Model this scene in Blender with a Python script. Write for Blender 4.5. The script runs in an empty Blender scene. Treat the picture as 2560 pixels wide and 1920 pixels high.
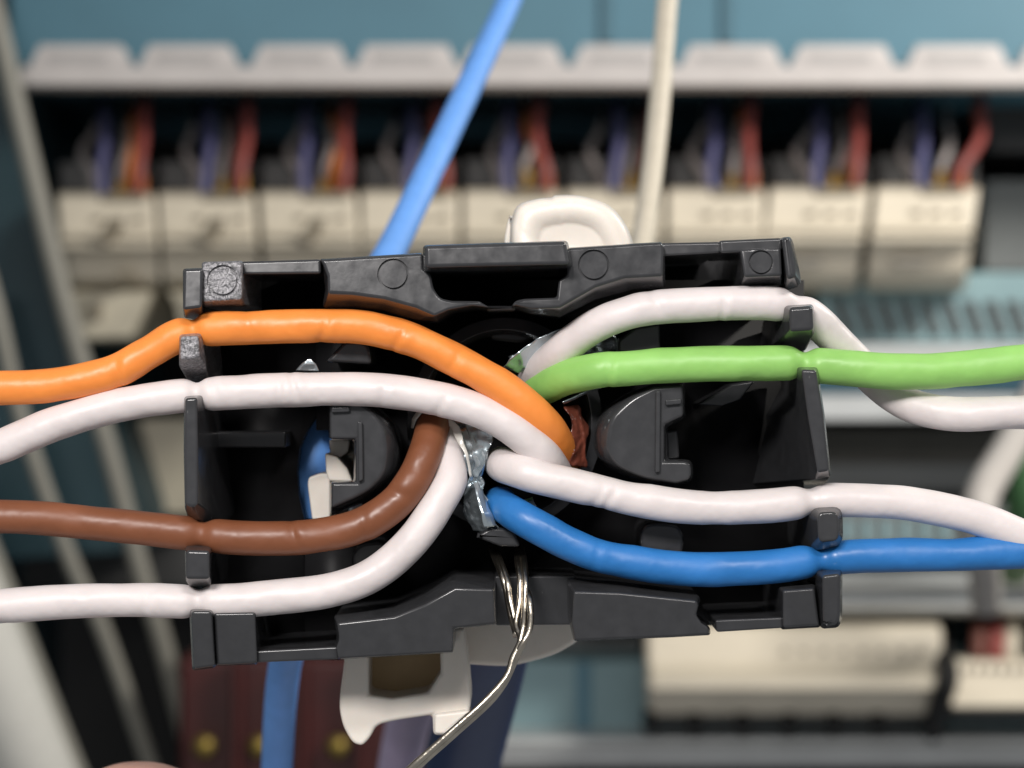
import bpy, bmesh, math, random
from mathutils import Vector, noise
random.seed(7)
SC = bpy.context.scene
COL = SC.collection
SC.unit_settings.system = 'METRIC'
SC.unit_settings.scale_length = 0.01           # one unit is one centimetre

# ------------------------------------------------------------------ camera
CAMD = 7.0                                     # camera to connector front, cm
FW = 3.28                                      # width of the view at the connector, cm
K = FW / 2560.0
cam = bpy.data.cameras.new("camera")
cam.sensor_width = 36.0
cam.lens = 36.0 * CAMD / FW
cam.clip_start = 0.2
cam.clip_end = 400
cam.dof.use_dof = True
cam.dof.focus_distance = CAMD + 0.06
cam.dof.aperture_fstop = 1.0
cam.dof.aperture_blades = 0
camo = bpy.data.objects.new("camera", cam)
COL.objects.link(camo)
camo.location = (0, -CAMD, 0)
camo.rotation_euler = (math.radians(90), 0, 0)
SC.camera = camo

# ------------------------------------------------------------------ world, lamps, exposure
w = bpy.data.worlds.new("World"); SC.world = w; w.use_nodes = True
bg = w.node_tree.nodes['Background']
bg.inputs[0].default_value = (0.95, 0.97, 1.0, 1); bg.inputs[1].default_value = 0.25
def area(name, loc, target, size, power, col):
    l = bpy.data.lights.new(name, 'AREA'); l.shape = 'RECTANGLE'
    l.size, l.size_y = size; l.energy = power; l.color = col
    o = bpy.data.objects.new(name, l); COL.objects.link(o); o.location = loc
    d = Vector(target) - Vector(loc)
    o.rotation_euler = d.to_track_quat('-Z', 'Y').to_euler()
    return o
area("room_lamp", (-4.0, -14, 7.2), (0, 0, 0), (4.0, 2.4), 2250, (1.0, 0.955, 0.93))
area("room_lamp", (3.5, -13, 9.5), (0, 0, 0), (4.0, 1.2), 900, (1.0, 0.955, 0.93))
area("cabinet_lamp", (19, 8, 14), (8, 26, 0), (8, 5), 6600, (1.0, 0.95, 0.88))
SC.view_settings.view_transform = 'Standard'
SC.view_settings.look = 'None'
SC.view_settings.exposure = 0.0
SC.view_settings.gamma = 1.0
SC.cycles.max_bounces = 6
SC.cycles.use_denoising = True

# ------------------------------------------------------------------ materials
def mat(name, col, rough=0.4, bump=0.0, bscale=40.0, vary=0.06, vscale=12.0, metal=0.0, sss=0.0, spec=0.5, bdist=0.01, rvary=0.0):
    m = bpy.data.materials.new(name); m.use_nodes = True
    nt = m.node_tree; b = nt.nodes['Principled BSDF']
    b.inputs['Roughness'].default_value = rough
    b.inputs['Metallic'].default_value = metal
    b.inputs['Specular IOR Level'].default_value = spec
    if sss:
        b.inputs['Subsurface Weight'].default_value = sss
        b.inputs['Subsurface Radius'].default_value = (1.0, 0.7, 0.5)
        b.inputs['Subsurface Scale'].default_value = 0.03
    tc = nt.nodes.new('ShaderNodeTexCoord')
    n = nt.nodes.new('ShaderNodeTexNoise'); n.inputs['Scale'].default_value = vscale; n.inputs['Detail'].default_value = 4
    nt.links.new(tc.outputs['Object'], n.inputs['Vector'])
    r = nt.nodes.new('ShaderNodeValToRGB')
    r.color_ramp.elements[0].position = 0.3; r.color_ramp.elements[1].position = 0.7
    r.color_ramp.elements[0].color = tuple(c * (1 - vary) for c in col) + (1,)
    r.color_ramp.elements[1].color = tuple(min(1, c * (1 + vary)) for c in col) + (1,)
    nt.links.new(n.outputs['Fac'], r.inputs['Fac'])
    nt.links.new(r.outputs['Color'], b.inputs['Base Color'])
    if rvary:
        mr = nt.nodes.new('ShaderNodeMapRange')
        mr.inputs['From Min'].default_value = 0.3; mr.inputs['From Max'].default_value = 0.7
        mr.inputs['To Min'].default_value = max(0.05, rough - rvary); mr.inputs['To Max'].default_value = rough + rvary
        nt.links.new(n.outputs['Fac'], mr.inputs['Value']); nt.links.new(mr.outputs['Result'], b.inputs['Roughness'])
    if bump:
        n2 = nt.nodes.new('ShaderNodeTexNoise'); n2.inputs['Scale'].default_value = bscale; n2.inputs['Detail'].default_value = 3
        nt.links.new(tc.outputs['Object'], n2.inputs['Vector'])
        bp = nt.nodes.new('ShaderNodeBump'); bp.inputs['Strength'].default_value = bump; bp.inputs['Distance'].default_value = bdist
        nt.links.new(n2.outputs['Fac'], bp.inputs['Height'])
        nt.links.new(bp.outputs['Normal'], b.inputs['Normal'])
    return m
M = {}
M['black'] = mat('black_plastic', (0.042, 0.043, 0.046), 0.22, 0.03, 22, 0.10, 20, rvary=0.05)
M['inner'] = mat('black_plastic_inner_shade', (0.012, 0.012, 0.013), 0.45, 0.05, 30, spec=0.12)  # black plastic again, with the shade inside the frame darkened into its colour
M['rough_glare'] = mat('rough_plastic_painted_glare', (0.035, 0.035, 0.037), 0.30, 0.85, 55, 0.2, 30, bdist=0.012)  # rough plastic, its glare painted in as paler grey patches
def paint_glare(m):
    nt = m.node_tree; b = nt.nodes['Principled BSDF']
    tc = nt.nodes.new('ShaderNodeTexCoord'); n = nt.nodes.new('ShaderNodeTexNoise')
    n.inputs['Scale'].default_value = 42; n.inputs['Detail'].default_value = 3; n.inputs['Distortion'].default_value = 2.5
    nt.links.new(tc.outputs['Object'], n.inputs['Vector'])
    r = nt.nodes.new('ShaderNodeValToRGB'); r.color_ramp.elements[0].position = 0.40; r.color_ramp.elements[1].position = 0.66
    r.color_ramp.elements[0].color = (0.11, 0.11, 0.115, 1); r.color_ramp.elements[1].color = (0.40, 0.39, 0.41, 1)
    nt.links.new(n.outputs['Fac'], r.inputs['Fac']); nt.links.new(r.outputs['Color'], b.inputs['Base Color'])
paint_glare(M['rough_glare'])
def specks(m, scale, share, size, col):
    """sparse dust specks that also paint glints into the plastic colour"""
    nt = m.node_tree; b = nt.nodes['Principled BSDF']
    tc = nt.nodes.new('ShaderNodeTexCoord'); v = nt.nodes.new('ShaderNodeTexVoronoi'); v.inputs['Scale'].default_value = scale
    mp = nt.nodes.new('ShaderNodeMapping'); mp.inputs['Scale'].default_value = (1.0, 1.0, 0.45); mp.inputs['Rotation'].default_value = (0, 0.5, 0)
    nt.links.new(tc.outputs['Object'], mp.inputs['Vector']); nt.links.new(mp.outputs['Vector'], v.inputs['Vector'])
    sp = nt.nodes.new('ShaderNodeSeparateColor'); nt.links.new(v.outputs['Color'], sp.inputs['Color'])
    g1 = nt.nodes.new('ShaderNodeMath'); g1.operation = 'GREATER_THAN'; g1.inputs[1].default_value = 1 - share
    nt.links.new(sp.outputs['Red'], g1.inputs[0])
    g2 = nt.nodes.new('ShaderNodeMapRange'); g2.inputs['From Min'].default_value = size; g2.inputs['From Max'].default_value = size * 0.4
    nt.links.new(v.outputs['Distance'], g2.inputs['Value'])
    mu = nt.nodes.new('ShaderNodeMath'); mu.operation = 'MULTIPLY'
    nt.links.new(g1.outputs[0], mu.inputs[0]); nt.links.new(g2.outputs['Result'], mu.inputs[1])
    mx = nt.nodes.new('ShaderNodeMix'); mx.data_type = 'RGBA'
    src = b.inputs['Base Color'].links[0].from_socket
    nt.links.new(mu.outputs[0], mx.inputs['Factor']); nt.links.new(src, mx.inputs['A']); mx.inputs['B'].default_value = col + (1,)
    nt.links.new(mx.outputs['Result'], b.inputs['Base Color'])
specks(M['black'], 34, 0.16, 0.11, (0.15, 0.15, 0.15))  # bright specks on the frame, glints painted into the black
def wire_mat(name, col, rough=0.44, vary=0.10):
    return mat(name, col, rough, 0.5, 6, vary, 5, sss=0.12, bdist=0.022, rvary=0.12)
M['orange'] = wire_mat('orange_insulation', (0.93, 0.29, 0.055))
M['white'] = wire_mat('white_insulation', (0.745, 0.685, 0.672), 0.44, 0.06)
M['brown'] = wire_mat('brown_insulation', (0.215, 0.075, 0.033))
M['green'] = wire_mat('green_insulation', (0.30, 0.60, 0.15))
M['blue'] = wire_mat('blue_insulation', (0.024, 0.18, 0.50))
M['lightblue'] = mat('light_blue_sheath', (0.155, 0.39, 0.90), 0.5, 0.1, 20)
M['ivory'] = mat('ivory_sheath', (0.66, 0.60, 0.48), 0.5, 0.1, 20)
M['navy'] = mat('navy_sheath', (0.018, 0.04, 0.12), 0.5, 0.1, 20)
M['lavender'] = mat('lavender_sheath', (0.36, 0.31, 0.44), 0.5, 0.1, 20)
M['clampwhite'] = mat('white_nylon', (0.85, 0.79, 0.71), 0.38, 0.1, 20, 0.03, sss=0.25)
M['amber'] = mat('amber_resin', (0.48, 0.34, 0.18), 0.6, 0.1, 20)
M['foil'] = mat('aluminium_foil', (0.58, 0.66, 0.70), 0.24, 0.0, 30, 0.10, 20, metal=0.85)
M['foil_reflect'] = mat('red_brown_reflection', (0.16, 0.045, 0.028), 0.25, 0.3, 30, 0.25, 20)  # orange wire's reflection in the foil, painted as a red-brown colour
M['film'] = mat('clear_film', (0.70, 0.68, 0.62), 0.2, 0.2, 20)
M['tin'] = mat('tinned_copper', (0.55, 0.50, 0.42), 0.28, 0.15, 60, 0.2, 20, metal=1.0)
M['skin'] = mat('skin', (0.62, 0.36, 0.28), 0.5, 0.3, 25, 0.08, 6, sss=0.2)
M['nail'] = mat('nail', (0.70, 0.46, 0.40), 0.3)
M['teal'] = mat('teal_painted_metal', (0.092, 0.222, 0.295), 0.5, 0.05, 8, 0.06, 0.6)
M['tealjoint'] = mat('teal_fold_metal', (0.070, 0.170, 0.225), 0.5)
M['dimwire'] = mat('dim_red_brown_wire', (0.16, 0.055, 0.04), 0.5)
M['greylead'] = mat('grey_white_sheath', (0.46, 0.43, 0.40), 0.5)
M['tealduct'] = mat('teal_grey_duct', (0.24, 0.37, 0.40), 0.55, 0.05, 8, 0.08, 0.8)
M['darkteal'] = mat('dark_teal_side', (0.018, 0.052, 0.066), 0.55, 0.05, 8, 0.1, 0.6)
M['strip'] = mat('white_label_strip', (0.66, 0.62, 0.60), 0.5, 0.05, 8, 0.05, 2)
M['insert'] = mat('grey_label_insert', (0.50, 0.48, 0.47), 0.6, 0, 8, 0.1, 3)
M['cream'] = mat('cream_plastic', (0.74, 0.67, 0.54), 0.45, 0.05, 8, 0.05, 1.5)
M['dullcream'] = mat('dull_cream_plastic', (0.58, 0.53, 0.41), 0.5, 0.05, 8, 0.12, 2)
M['print'] = mat('grey_print', (0.34, 0.32, 0.28), 0.6)
M['hole'] = mat('hole_shade', (0.22, 0.19, 0.14), 0.7)
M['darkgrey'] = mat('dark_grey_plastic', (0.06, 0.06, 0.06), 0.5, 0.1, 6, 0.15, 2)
M['midgrey'] = mat('grey_metal', (0.17, 0.18, 0.18), 0.5, 0.1, 6, 0.1, 1)
M['warmgrey'] = mat('warm_dark_grey', (0.11, 0.105, 0.09), 0.5, 0.1, 6, 0.12, 2)
M['recess'] = mat('recess_black', (0.008, 0.008, 0.008), 0.8)
M['rail'] = mat('zinc_rail', (0.60, 0.62, 0.62), 0.4, 0.1, 6, 0.08, 1, metal=0.3)
M['purple'] = mat('purple_wire', (0.11, 0.11, 0.23), 0.5)
M['red'] = mat('red_wire', (0.30, 0.07, 0.06), 0.5)
M['yellow'] = mat('yellow_ferrule', (0.60, 0.36, 0.05), 0.5)
M['orangef'] = mat('orange_ferrule', (0.65, 0.20, 0.03), 0.5)
M['greyw'] = mat('grey_wire', (0.42, 0.38, 0.37), 0.5)
M['greycable'] = mat('grey_cable', (0.30, 0.29, 0.25), 0.55, 0.1, 6)
M['palecable'] = mat('pale_grey_conduit', (0.62, 0.61, 0.56), 0.55, 0.1, 6)
M['darkred'] = mat('dark_red_resin', (0.055, 0.007, 0.006), 0.45, 0.1, 4, 0.3, 0.8)
M['brass'] = mat('brass', (0.30, 0.22, 0.06), 0.5, 0.2, 8, metal=0.9)
M['greenw'] = mat('dark_green_sheath', (0.06, 0.16, 0.06), 0.5)

# ------------------------------------------------------------------ helpers
S = 2560 / 2212.0
def P(x, y, d):
    """point seen at photo pixel (x, y), d millimetres behind the connector's front"""
    f = (CAMD + d / 10.0) / CAMD
    return Vector(((x - 1280) * K * f, d / 10.0, (960 - y) * K * f))
WLOC = {}
def tag(o, label=None, cat=None, group=None, kind=None):
    if label: o['label'] = label
    if cat: o['category'] = cat
    if group: o['group'] = group
    if kind: o['kind'] = kind
    return o
def empty(name, loc, label, cat, group=None):
    o = bpy.data.objects.new(name, None); COL.objects.link(o); o.empty_display_size = 0.2
    o.location = loc; WLOC[o] = Vector(loc)
    return tag(o, label, cat, group)
def link(name, bm, m, parent=None, bevel=0.0, seg=2, smooth=True):
    vs = [v.co for v in bm.verts]
    c = Vector([(min(v[i] for v in vs) + max(v[i] for v in vs)) / 2 for i in range(3)])
    for v in bm.verts: v.co = v.co - c
    bmesh.ops.recalc_face_normals(bm, faces=bm.faces)
    me = bpy.data.meshes.new(name)
    for f in bm.faces: f.smooth = smooth
    bm.to_mesh(me); bm.free()
    me.materials.append(m)
    o = bpy.data.objects.new(name, me); COL.objects.link(o)
    WLOC[o] = c
    if parent is not None:
        o.parent = parent; o.location = c - WLOC[parent]
    else:
        o.location = c
    if bevel:
        b = o.modifiers.new('edge', 'BEVEL'); b.width = bevel; b.segments = seg
        b.limit_method = 'ANGLE'; b.angle_limit = math.radians(38); b.use_clamp_overlap = False
        b.harden_normals = True
    return o
def rnd(poly, n=4):
    """points (x, y) stay corners, (x, y, t) become a curve that starts a share t of the way along each side"""
    out = []; N = len(poly)
    for i, p in enumerate(poly):
        if len(p) == 2: out.append((p[0], p[1])); continue
        a, c, t = poly[i - 1], poly[(i + 1) % N], p[2]
        A = (p[0] + (a[0] - p[0]) * t, p[1] + (a[1] - p[1]) * t); C = (p[0] + (c[0] - p[0]) * t, p[1] + (c[1] - p[1]) * t)
        for j in range(n + 1):
            s = j / n
            out.append(tuple((1 - s) ** 2 * A[q] + 2 * s * (1 - s) * p[q] + s * s * C[q] for q in (0, 1)))
    return out
TU = (790, 0.11); TL = (1450, -0.25)            # the two rails lean back from their inner edges
def leanback(z, tilt):
    z0 = (960 - tilt[0]) * K
    return max(0.0, (z - z0) * tilt[1])
def loft(name, rings, m, parent=None, bevel=0.006, extrude=None, seg=2, tilt=None):
    """solid through outline rings [(poly, depth)], then straight back to depth `extrude`"""
    bm = bmesh.new(); R = []
    for poly, d in rings:
        pts = rnd(poly)
        R.append([bm.verts.new(P(p[0], p[1], d)) for p in pts])
    if extrude is not None:
        R.append([bm.verts.new((v.co.x, extrude / 10.0, v.co.z)) for v in R[-1]])
    if tilt:
        for ring in R:
            for v in ring: v.co.y += leanback(v.co.z, tilt)
    n = len(R[0])
    for a, b in zip(R, R[1:]):
        assert len(a) == len(b), name
        for i in range(n):
            bm.faces.new((a[i], a[(i + 1) % n], b[(i + 1) % n], b[i]))
    bm.faces.new(R[0]); bm.faces.new(list(reversed(R[-1])))
    return link(name, bm, m, parent, bevel, seg)
def prism(name, poly, d0, d1, m, parent=None, bevel=0.006, seg=2, tilt=None):
    return loft(name, [(poly, d0)], m, parent, bevel, d1, seg, tilt)
def rect(x0, y0, x1, y1): return [(x0, y0), (x1, y0), (x1, y1), (x0, y1)]
def box(name, x0, y0, x1, y1, d0, d1, m, parent=None, bevel=0.006):
    return prism(name, rect(x0, y0, x1, y1), d0, d1, m, parent, bevel)
def catmull(pts, step):
    pts = [tuple(p) for p in pts]
    e = [tuple(2 * a - b for a, b in zip(pts[0], pts[1]))] + pts + [tuple(2 * a - b for a, b in zip(pts[-1], pts[-2]))]
    out = []
    for i in range(1, len(e) - 2):
        p0, p1, p2, p3 = e[i - 1:i + 3]
        L = (Vector(p2[:3]) - Vector(p1[:3])).length; n = max(2, int(L / step))
        for j in range(n):
            t = j / n
            out.append(tuple(0.5 * (2 * b + (c - a) * t + (2 * a - 5 * b + 4 * c - d) * t * t + (3 * b - a - 3 * c + d) * t ** 3)
                             for a, b, c, d in zip(p0, p1, p2, p3)))
    out.append(pts[-1])
    return out
def tube(name, pts, r, m, parent=None, sides=20, step=0.02, wob=0.0, pinch=(), disp=True):
    """round strand through photo pixels pts [(x, y, depth)], radius r photo pixels at depth 0, pinch [(x, half width, share, y scale)]"""
    q = []; ds = sorted(p[2] for p in pts); rf = 1 + ds[len(ds) // 2] / 10.0 / CAMD   # one true radius, sized at the strand's middle depth
    for p in pts:
        X, Y = (p[0] * S, p[1] * S) if disp else (p[0], p[1])
        v = P(X, Y, p[2]); q.append((v.x, v.y, v.z, (p[3] if len(p) > 3 else 1.0) * r * K * rf))
    c = catmull(q, step)
    bm = bmesh.new(); rings = []; up = None; seed = random.random() * 50
    for i, p in enumerate(c):
        a = Vector(c[max(0, i - 1)][:3]); b = Vector(c[min(len(c) - 1, i + 1)][:3]); t = (b - a).normalized()
        if up is None: up = t.orthogonal().normalized()
        up = (up - t * up.dot(t)).normalized(); side = t.cross(up)
        rr = p[3]; px = p[0] / (K * (CAMD + p[1]) / CAMD) / S + 1106
        for (x0, hw, sh) in pinch:
            if hw >= 9: rr *= 1 - (1 - sh) * math.exp(-((px - x0) / hw) ** 2)
        o = Vector(p[:3])
        if wob: o = o + wob * r * K * Vector((0, noise.noise((seed, i * step * 2, 0)), noise.noise((seed, 7, i * step * 2))))
        ring = []
        for k in range(sides):
            an = 2 * math.pi * k / sides; dv = up * math.cos(an) + side * math.sin(an)
            s = 1.0
            if wob:
                pt = (o + dv * rr)
                cr = 0.0
                for (x0, hw, sh) in pinch:            # creases: slanting, on one side only
                    if hw < 9 and abs(px - x0) < 60:
                        sd = math.sin(x0 * 1.7); face = max(0.0, dv.dot(Vector((0, -0.85, 0.5 * sd)))) ** 1.5
                        q = px - x0 + dv.z * 14 * sd
                        cr += (1 - sh) * 1.5 * face * (math.exp(-(q / hw) ** 2) - 0.45 * math.exp(-((q - 2.4 * hw) / (1.6 * hw)) ** 2))
                dent = max(0.0, noise.noise(pt * 7 + Vector((seed, 5, 0))) - 0.22)
                s = 1 + wob * (0.6 * noise.noise(pt * 4 + Vector((seed, 0, 0))) + 0.4 * noise.noise(pt * 12 + Vector((0, seed, 0))) - 3.0 * dent) - cr
            ring.append(bm.verts.new(o + dv * rr * s))
        rings.append(ring)
    for a, b in zip(rings, rings[1:]):
        for k in range(sides): bm.faces.new((a[k], a[(k + 1) % sides], b[(k + 1) % sides], b[k]))
    bm.faces.new(rings[0]); bm.faces.new(list(reversed(rings[-1])))
    return link(name, bm, m, parent)
def groove(o, cx, cy, r, d, tilt=None, n=40):
    """cuts the round ejector mark into the face of part o"""
    bm = bmesh.new(); rows = []
    for rr, dd in ((r * 1.10, d - 0.6), (r * 1.10, d + 0.11), (r * 0.95, d + 0.11), (r * 0.95, d - 0.6)):
        rows.append([bm.verts.new(P(cx + rr * math.cos(2 * math.pi * k / n), cy + rr * math.sin(2 * math.pi * k / n), d)) for k in range(n)])
        for v in rows[-1]: v.co.y = dd / 10 + (leanback(v.co.z, tilt) if tilt else 0)
    for x, y in zip(rows, rows[1:] + rows[:1]):
        for k in range(n): bm.faces.new((x[k], x[(k + 1) % n], y[(k + 1) % n], y[k]))
    c = link('cutter', bm, M['black'])
    m = o.modifiers.new('cut', 'BOOLEAN'); m.operation = 'DIFFERENCE'; m.object = c; m.solver = 'EXACT'
    bpy.context.view_layer.update()
    me = bpy.data.meshes.new_from_object(o.evaluated_get(bpy.context.evaluated_depsgraph_get()))
    o.modifiers.clear(); old = o.data; o.data = me; bpy.data.meshes.remove(old); me.name = o.name
    me.set_sharp_from_angle(angle=math.radians(40))
    wn = o.modifiers.new('normals', 'WEIGHTED_NORMAL'); wn.keep_sharp = True; wn.weight = 100
    cm = c.data; bpy.data.objects.remove(c); bpy.data.meshes.remove(cm)

# ================================================================== THE CABINET BEHIND (setting)
def bgbox(name, u0, v0, u1, v1, d0, d1, m, parent=None, bevel=0.03):
    return box(name, u0 * S, v0 * S, u1 * S, v1 * S, d0, d1, m, parent, bevel)
def struct(o): return tag(o, kind='structure')
struct(bgbox('cabinet_back_panel', -1500, -1500, 3800, 3200, 345, 352, M['recess'], bevel=0))
cov = bgbox('duct_cover', 20, -900, 3300, 168, 256, 340, M['teal'])
tag(cov, 'long teal wiring duct cover above the white label strip', 'duct cover')
for u in (1300, 1560):
    bgbox('joint', u, -880, u + 26, 92, 255.2, 256.2, M['tealjoint'], cov, 0.01)
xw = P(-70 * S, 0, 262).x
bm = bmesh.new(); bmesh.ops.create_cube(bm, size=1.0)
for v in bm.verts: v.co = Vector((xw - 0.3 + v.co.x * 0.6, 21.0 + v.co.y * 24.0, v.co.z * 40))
struct(link('added_shade_wall', bm, M['darkteal']))  # side wall added, reaching forward to shade the left background
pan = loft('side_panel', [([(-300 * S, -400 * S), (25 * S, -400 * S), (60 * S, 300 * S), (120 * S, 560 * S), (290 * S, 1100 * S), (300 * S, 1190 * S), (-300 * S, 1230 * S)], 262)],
     M['darkteal'], None, 0.03, 335)  # cut short so the black behind stands for the shade lower down
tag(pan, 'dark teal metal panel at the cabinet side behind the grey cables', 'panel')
# label strip
ls = empty('label_strip', P(1100 * S, 165 * S, 252), 'long white label strip with nine tabs under the teal duct cover', 'label strip')
bgbox('strip', 42, 142, 3300, 184, 249, 255, M['strip'], ls, 0.04)
tabs = [(62, 285), (298, 518), (540, 755), (766, 990), (996, 1222), (1234, 1455), (1468, 1695), (1706, 1935), (1958, 2182), (2200, 2420)]
for a, b in tabs:
    t = loft('label_tab', [([((a) * S, 146 * S), ((a + 24) * S, 97 * S), ((b - 24) * S, 97 * S), (b * S, 146 * S)], 248.8)], M['strip'], ls, 0.006, 253)
    bgbox('label_insert', a + 40, 114, b - 52, 134, 248.6, 248.9, M['insert'], t, 0.003)

# terminal blocks
ORD = ['first', 'second', 'third', 'fourth', 'fifth', 'sixth', 'seventh', 'eighth', 'ninth']
bx = [(122, 332), (341, 547), (560, 768), (780, 990), (1000, 1210), (1222, 1430), (1442, 1650), (1664, 1880), (1893, 2116)]
def xprism(name, u0, u1, prof, lean, m, parent, bevel=0.05):
    """profile [(v, depth)] swept from u0 to u1"""
    bm = bmesh.new(); L = []; R = []
    v0 = prof[0][0]; v1 = max(p[0] for p in prof)
    for v, d in prof:
        s = lean * (v - v0) / (v1 - v0)
        L.append(bm.verts.new(P((u0 + s) * S, v * S, d))); R.append(bm.verts.new(P((u1 + s * 1.25) * S, v * S, d)))
    n = len(prof)
    for i in range(n): bm.faces.new((L[i], L[(i + 1) % n], R[(i + 1) % n], R[i]))
    bm.faces.new(L); bm.faces.new(list(reversed(R)))
    return link(name, bm, m, parent, bevel)
for i, (a, b) in enumerate(bx):
    dv = 14 * (1 - i / 8)
    left = i < 3
    mm = M['cream']
    tb = empty('terminal_block', P((a + b) / 2 * S, 560 * S, 270),
               '%s cream terminal block from the left in the row under the label strip' % ORD[i], 'terminal block', 'cream terminal blocks under the label strip')
    lean = -26 if i >= 7 else (14 if left else 0)
    xprism('housing', a, b, [(402 + dv, 285), (402 + dv, 258), (412 + dv, 254), (490 + dv, 252), (512 + dv, 245), (524 + dv, 245), (536 + dv, 249), (590 + dv, 251), (622 + dv, 258), (632 + dv, 285)], lean, mm, tb)
    bgbox('socket_base', a + 4, 335 + dv, b - 4, 400 + dv, 268, 300, M['darkgrey'], tb)
    for k in range(3):
        u = a + 78 + 43 * k
        bgbox('clamp_opening', u, 455 + dv, u + 22, 464 + dv, 252.0, 253.2, M['hole'], tb, 0.01)
    if left:
        loft('lever', [([((a + 84) * S, 520 * S), ((a + 112) * S, 470 * S), ((a + 135) * S, 474 * S), ((a + 112) * S, 530 * S)], 244.4)], M['hole'], tb, 0.02, 249)
        loft('lower_stage', [([((a + 20) * S, 628 * S), ((b - 2) * S, 628 * S), ((b - 20) * S, 668 * S), ((b - 50) * S, 730 * S), ((a + 50) * S, 735 * S), ((a + 38) * S, 660 * S)], 252)], M['dullcream'], tb, 0.05, 285)
        bgbox('screw_recess', a + 70, 655, a + 95, 690, 251, 252.4, M['hole'], tb, 0.01)
        bgbox('release_slot', a + 130, 590, a + 165, 610, 247, 252, M['hole'], tb, 0.01)
    else:
        bgbox('marker', a + 62 + lean * 0.8, 557, a + 132 + lean * 0.8, 571, 248.6, 252, M['print'], tb, 0.01)
    # wires into this block
    def bw(name, label, pts, r, m, fer=None):
        c = P(pts[0][0] * S, pts[0][1] * S, pts[0][2])
        e = empty(name, c, label, 'wire', 'thin wires plugged into the terminal blocks')
        tube('insulation', pts, r, m, e, 10, 0.12)
        if fer: tube('ferrule', [(pts[0][0], pts[0][1] - 4, pts[0][2]), (pts[0][0] + 1, pts[0][1] - 24, pts[0][2] + 1), (pts[0][0] + 2, pts[0][1] - 46, pts[0][2] + 3)], r * 1.4, fer, e, 10, 0.12)
    nm = ORD[i] + ' cream terminal block from the left'
    top = 150
    j = random.uniform(-8, 8)
    J = lambda q=9: random.uniform(-q, q)
    bw('wire', 'blue violet wire rising from the ' + nm, [(a + 100, 414 + dv, 257), (a + 98 + j, 370, 258), (a + 108 + j, 300, 262), (a + 106 + j, 230, 276), (a + 104, top, 300)], 13, M['purple'])
    bw('wire', 'dark blue wire entering the ' + nm, [(a + 118, 414 + dv, 258), (a + 122 + J(), 370, 262), (a + 112 + J(14), 310, 270), (a + 96 + J(14), 240, 284), (a + 92, top, 305)], 10, M['navy'])
    off = [190, 195, 190, 165, 165, 190, 180, 192, 226][i]
    bw('wire', 'dull red wire rising from the ' + nm, [(a + 176, 416 + dv, 256), (a + 182 + J(5), 370, 255), (a + off - 4 + J(5), 300, 258), (a + off, 230, 268), (a + off + 2, top, 290)], 14, M['red'], M['yellow'] if i % 2 else M['orangef'])
    bw('wire', 'orange brown wire beside the red wire of the ' + nm, [(a + 158, 416 + dv, 257), (a + 164 + J(), 372, 259), (a + off - 16 + J(12), 300, 266), (a + off - 22 + J(12), 240, 280), (a + off - 14, top, 305)], 9, M['orangef'] if i % 2 == 0 else M['dimwire'])
    bw('wire', 'grey wire bending left above the ' + nm, [(a + 84, 412 + dv, 259), (a + 82 + J(), 372, 262), (a + 62 + J(12), 330, 266), (a + 84 + J(12), 270, 280), (a + 100, top, 310)], 11, M['greyw'])
    bw('wire', 'yellow sleeved wire entering the ' + nm, [(a + 136, 414 + dv, 258), (a + 134 + J(), 372, 260), (a + 152 + J(), 310, 264), (a + 150, 250, 285), (a + 150, top, 310)], 10, M['greyw'], M['yellow'])
    bgbox('seam', a + 3, 500 + dv, b - 3, 503 + dv, 246.8, 249, M['hole'], tb, 0.003)
    bgbox('top_notch', a + 96, 402.5 + dv, a + 190, 424 + dv, 253.6, 258, M['hole'], tb, 0.01)

# bands on the right and centre of the cabinet
bgbox_d = bgbox('wiring_duct', 1770, 588, 3300, 742, 268, 335, M['tealduct'])
tag(bgbox_d, 'grey teal wiring duct with slanted slots right of the white terminal blocks', 'wiring duct')
for k in range(16):
    u = 1800 + 47 * k
    loft('slot', [([(u * S, 650 * S), ((u + 22) * S, 650 * S), ((u + 48) * S, 722 * S), ((u + 28) * S, 726 * S)], 267.2)], M['darkgrey'], bgbox_d, 0.01, 268.5)
o = bgbox('grey_plate', 2125, 388, 3300, 586, 285, 338, M['midgrey']); tag(o, 'plain grey metal plate right of the last white terminal block', 'plate')
o = bgbox('dark_module', 2130, 190, 3300, 330, 290, 338, M['darkgrey']); tag(o, 'dark grey module under the label strip at the far right', 'module')
o = bgbox('mounting_rail', 1230, 744, 3300, 782, 258, 300, M['rail']); tag(o, 'pale rail just under the slotted teal duct', 'mounting rail')
o = bgbox('teal_cover', 1230, 784, 3300, 852, 266, 335, M['teal']); tag(o, 'narrow teal cover strip between two pale rails behind the green wire', 'duct cover')
o = bgbox('mounting_rail', 1230, 854, 3300, 908, 254, 300, M['rail']); tag(o, 'pale rail below the teal cover strip, level with the upper white wire', 'mounting rail')
o = bgbox('dark_duct', 1230, 925, 3300, 1066, 285, 338, M['warmgrey']); tag(o, 'dark grey duct below the pale rails behind the white wires', 'wiring duct')
bgbox('lip', 1230, 1002, 3300, 1064, 281, 286, M['midgrey'], o, 0.05)
o = bgbox('slotted_duct', 1230, 1090, 3300, 1180, 268, 335, M['midgrey']); tag(o, 'grey slotted duct above the blue wire at the right', 'wiring duct')
for k in range(14):
    bgbox('slot', 1780 + 42 * k, 1120, 1800 + 42 * k, 1172, 267.2, 268.5, M['tealduct'], o, 0.01)
o = empty('ridged_rail', P(1900 * S, 1280 * S, 256), 'pale ridged rail under the blue wire at the right', 'mounting rail')
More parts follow.
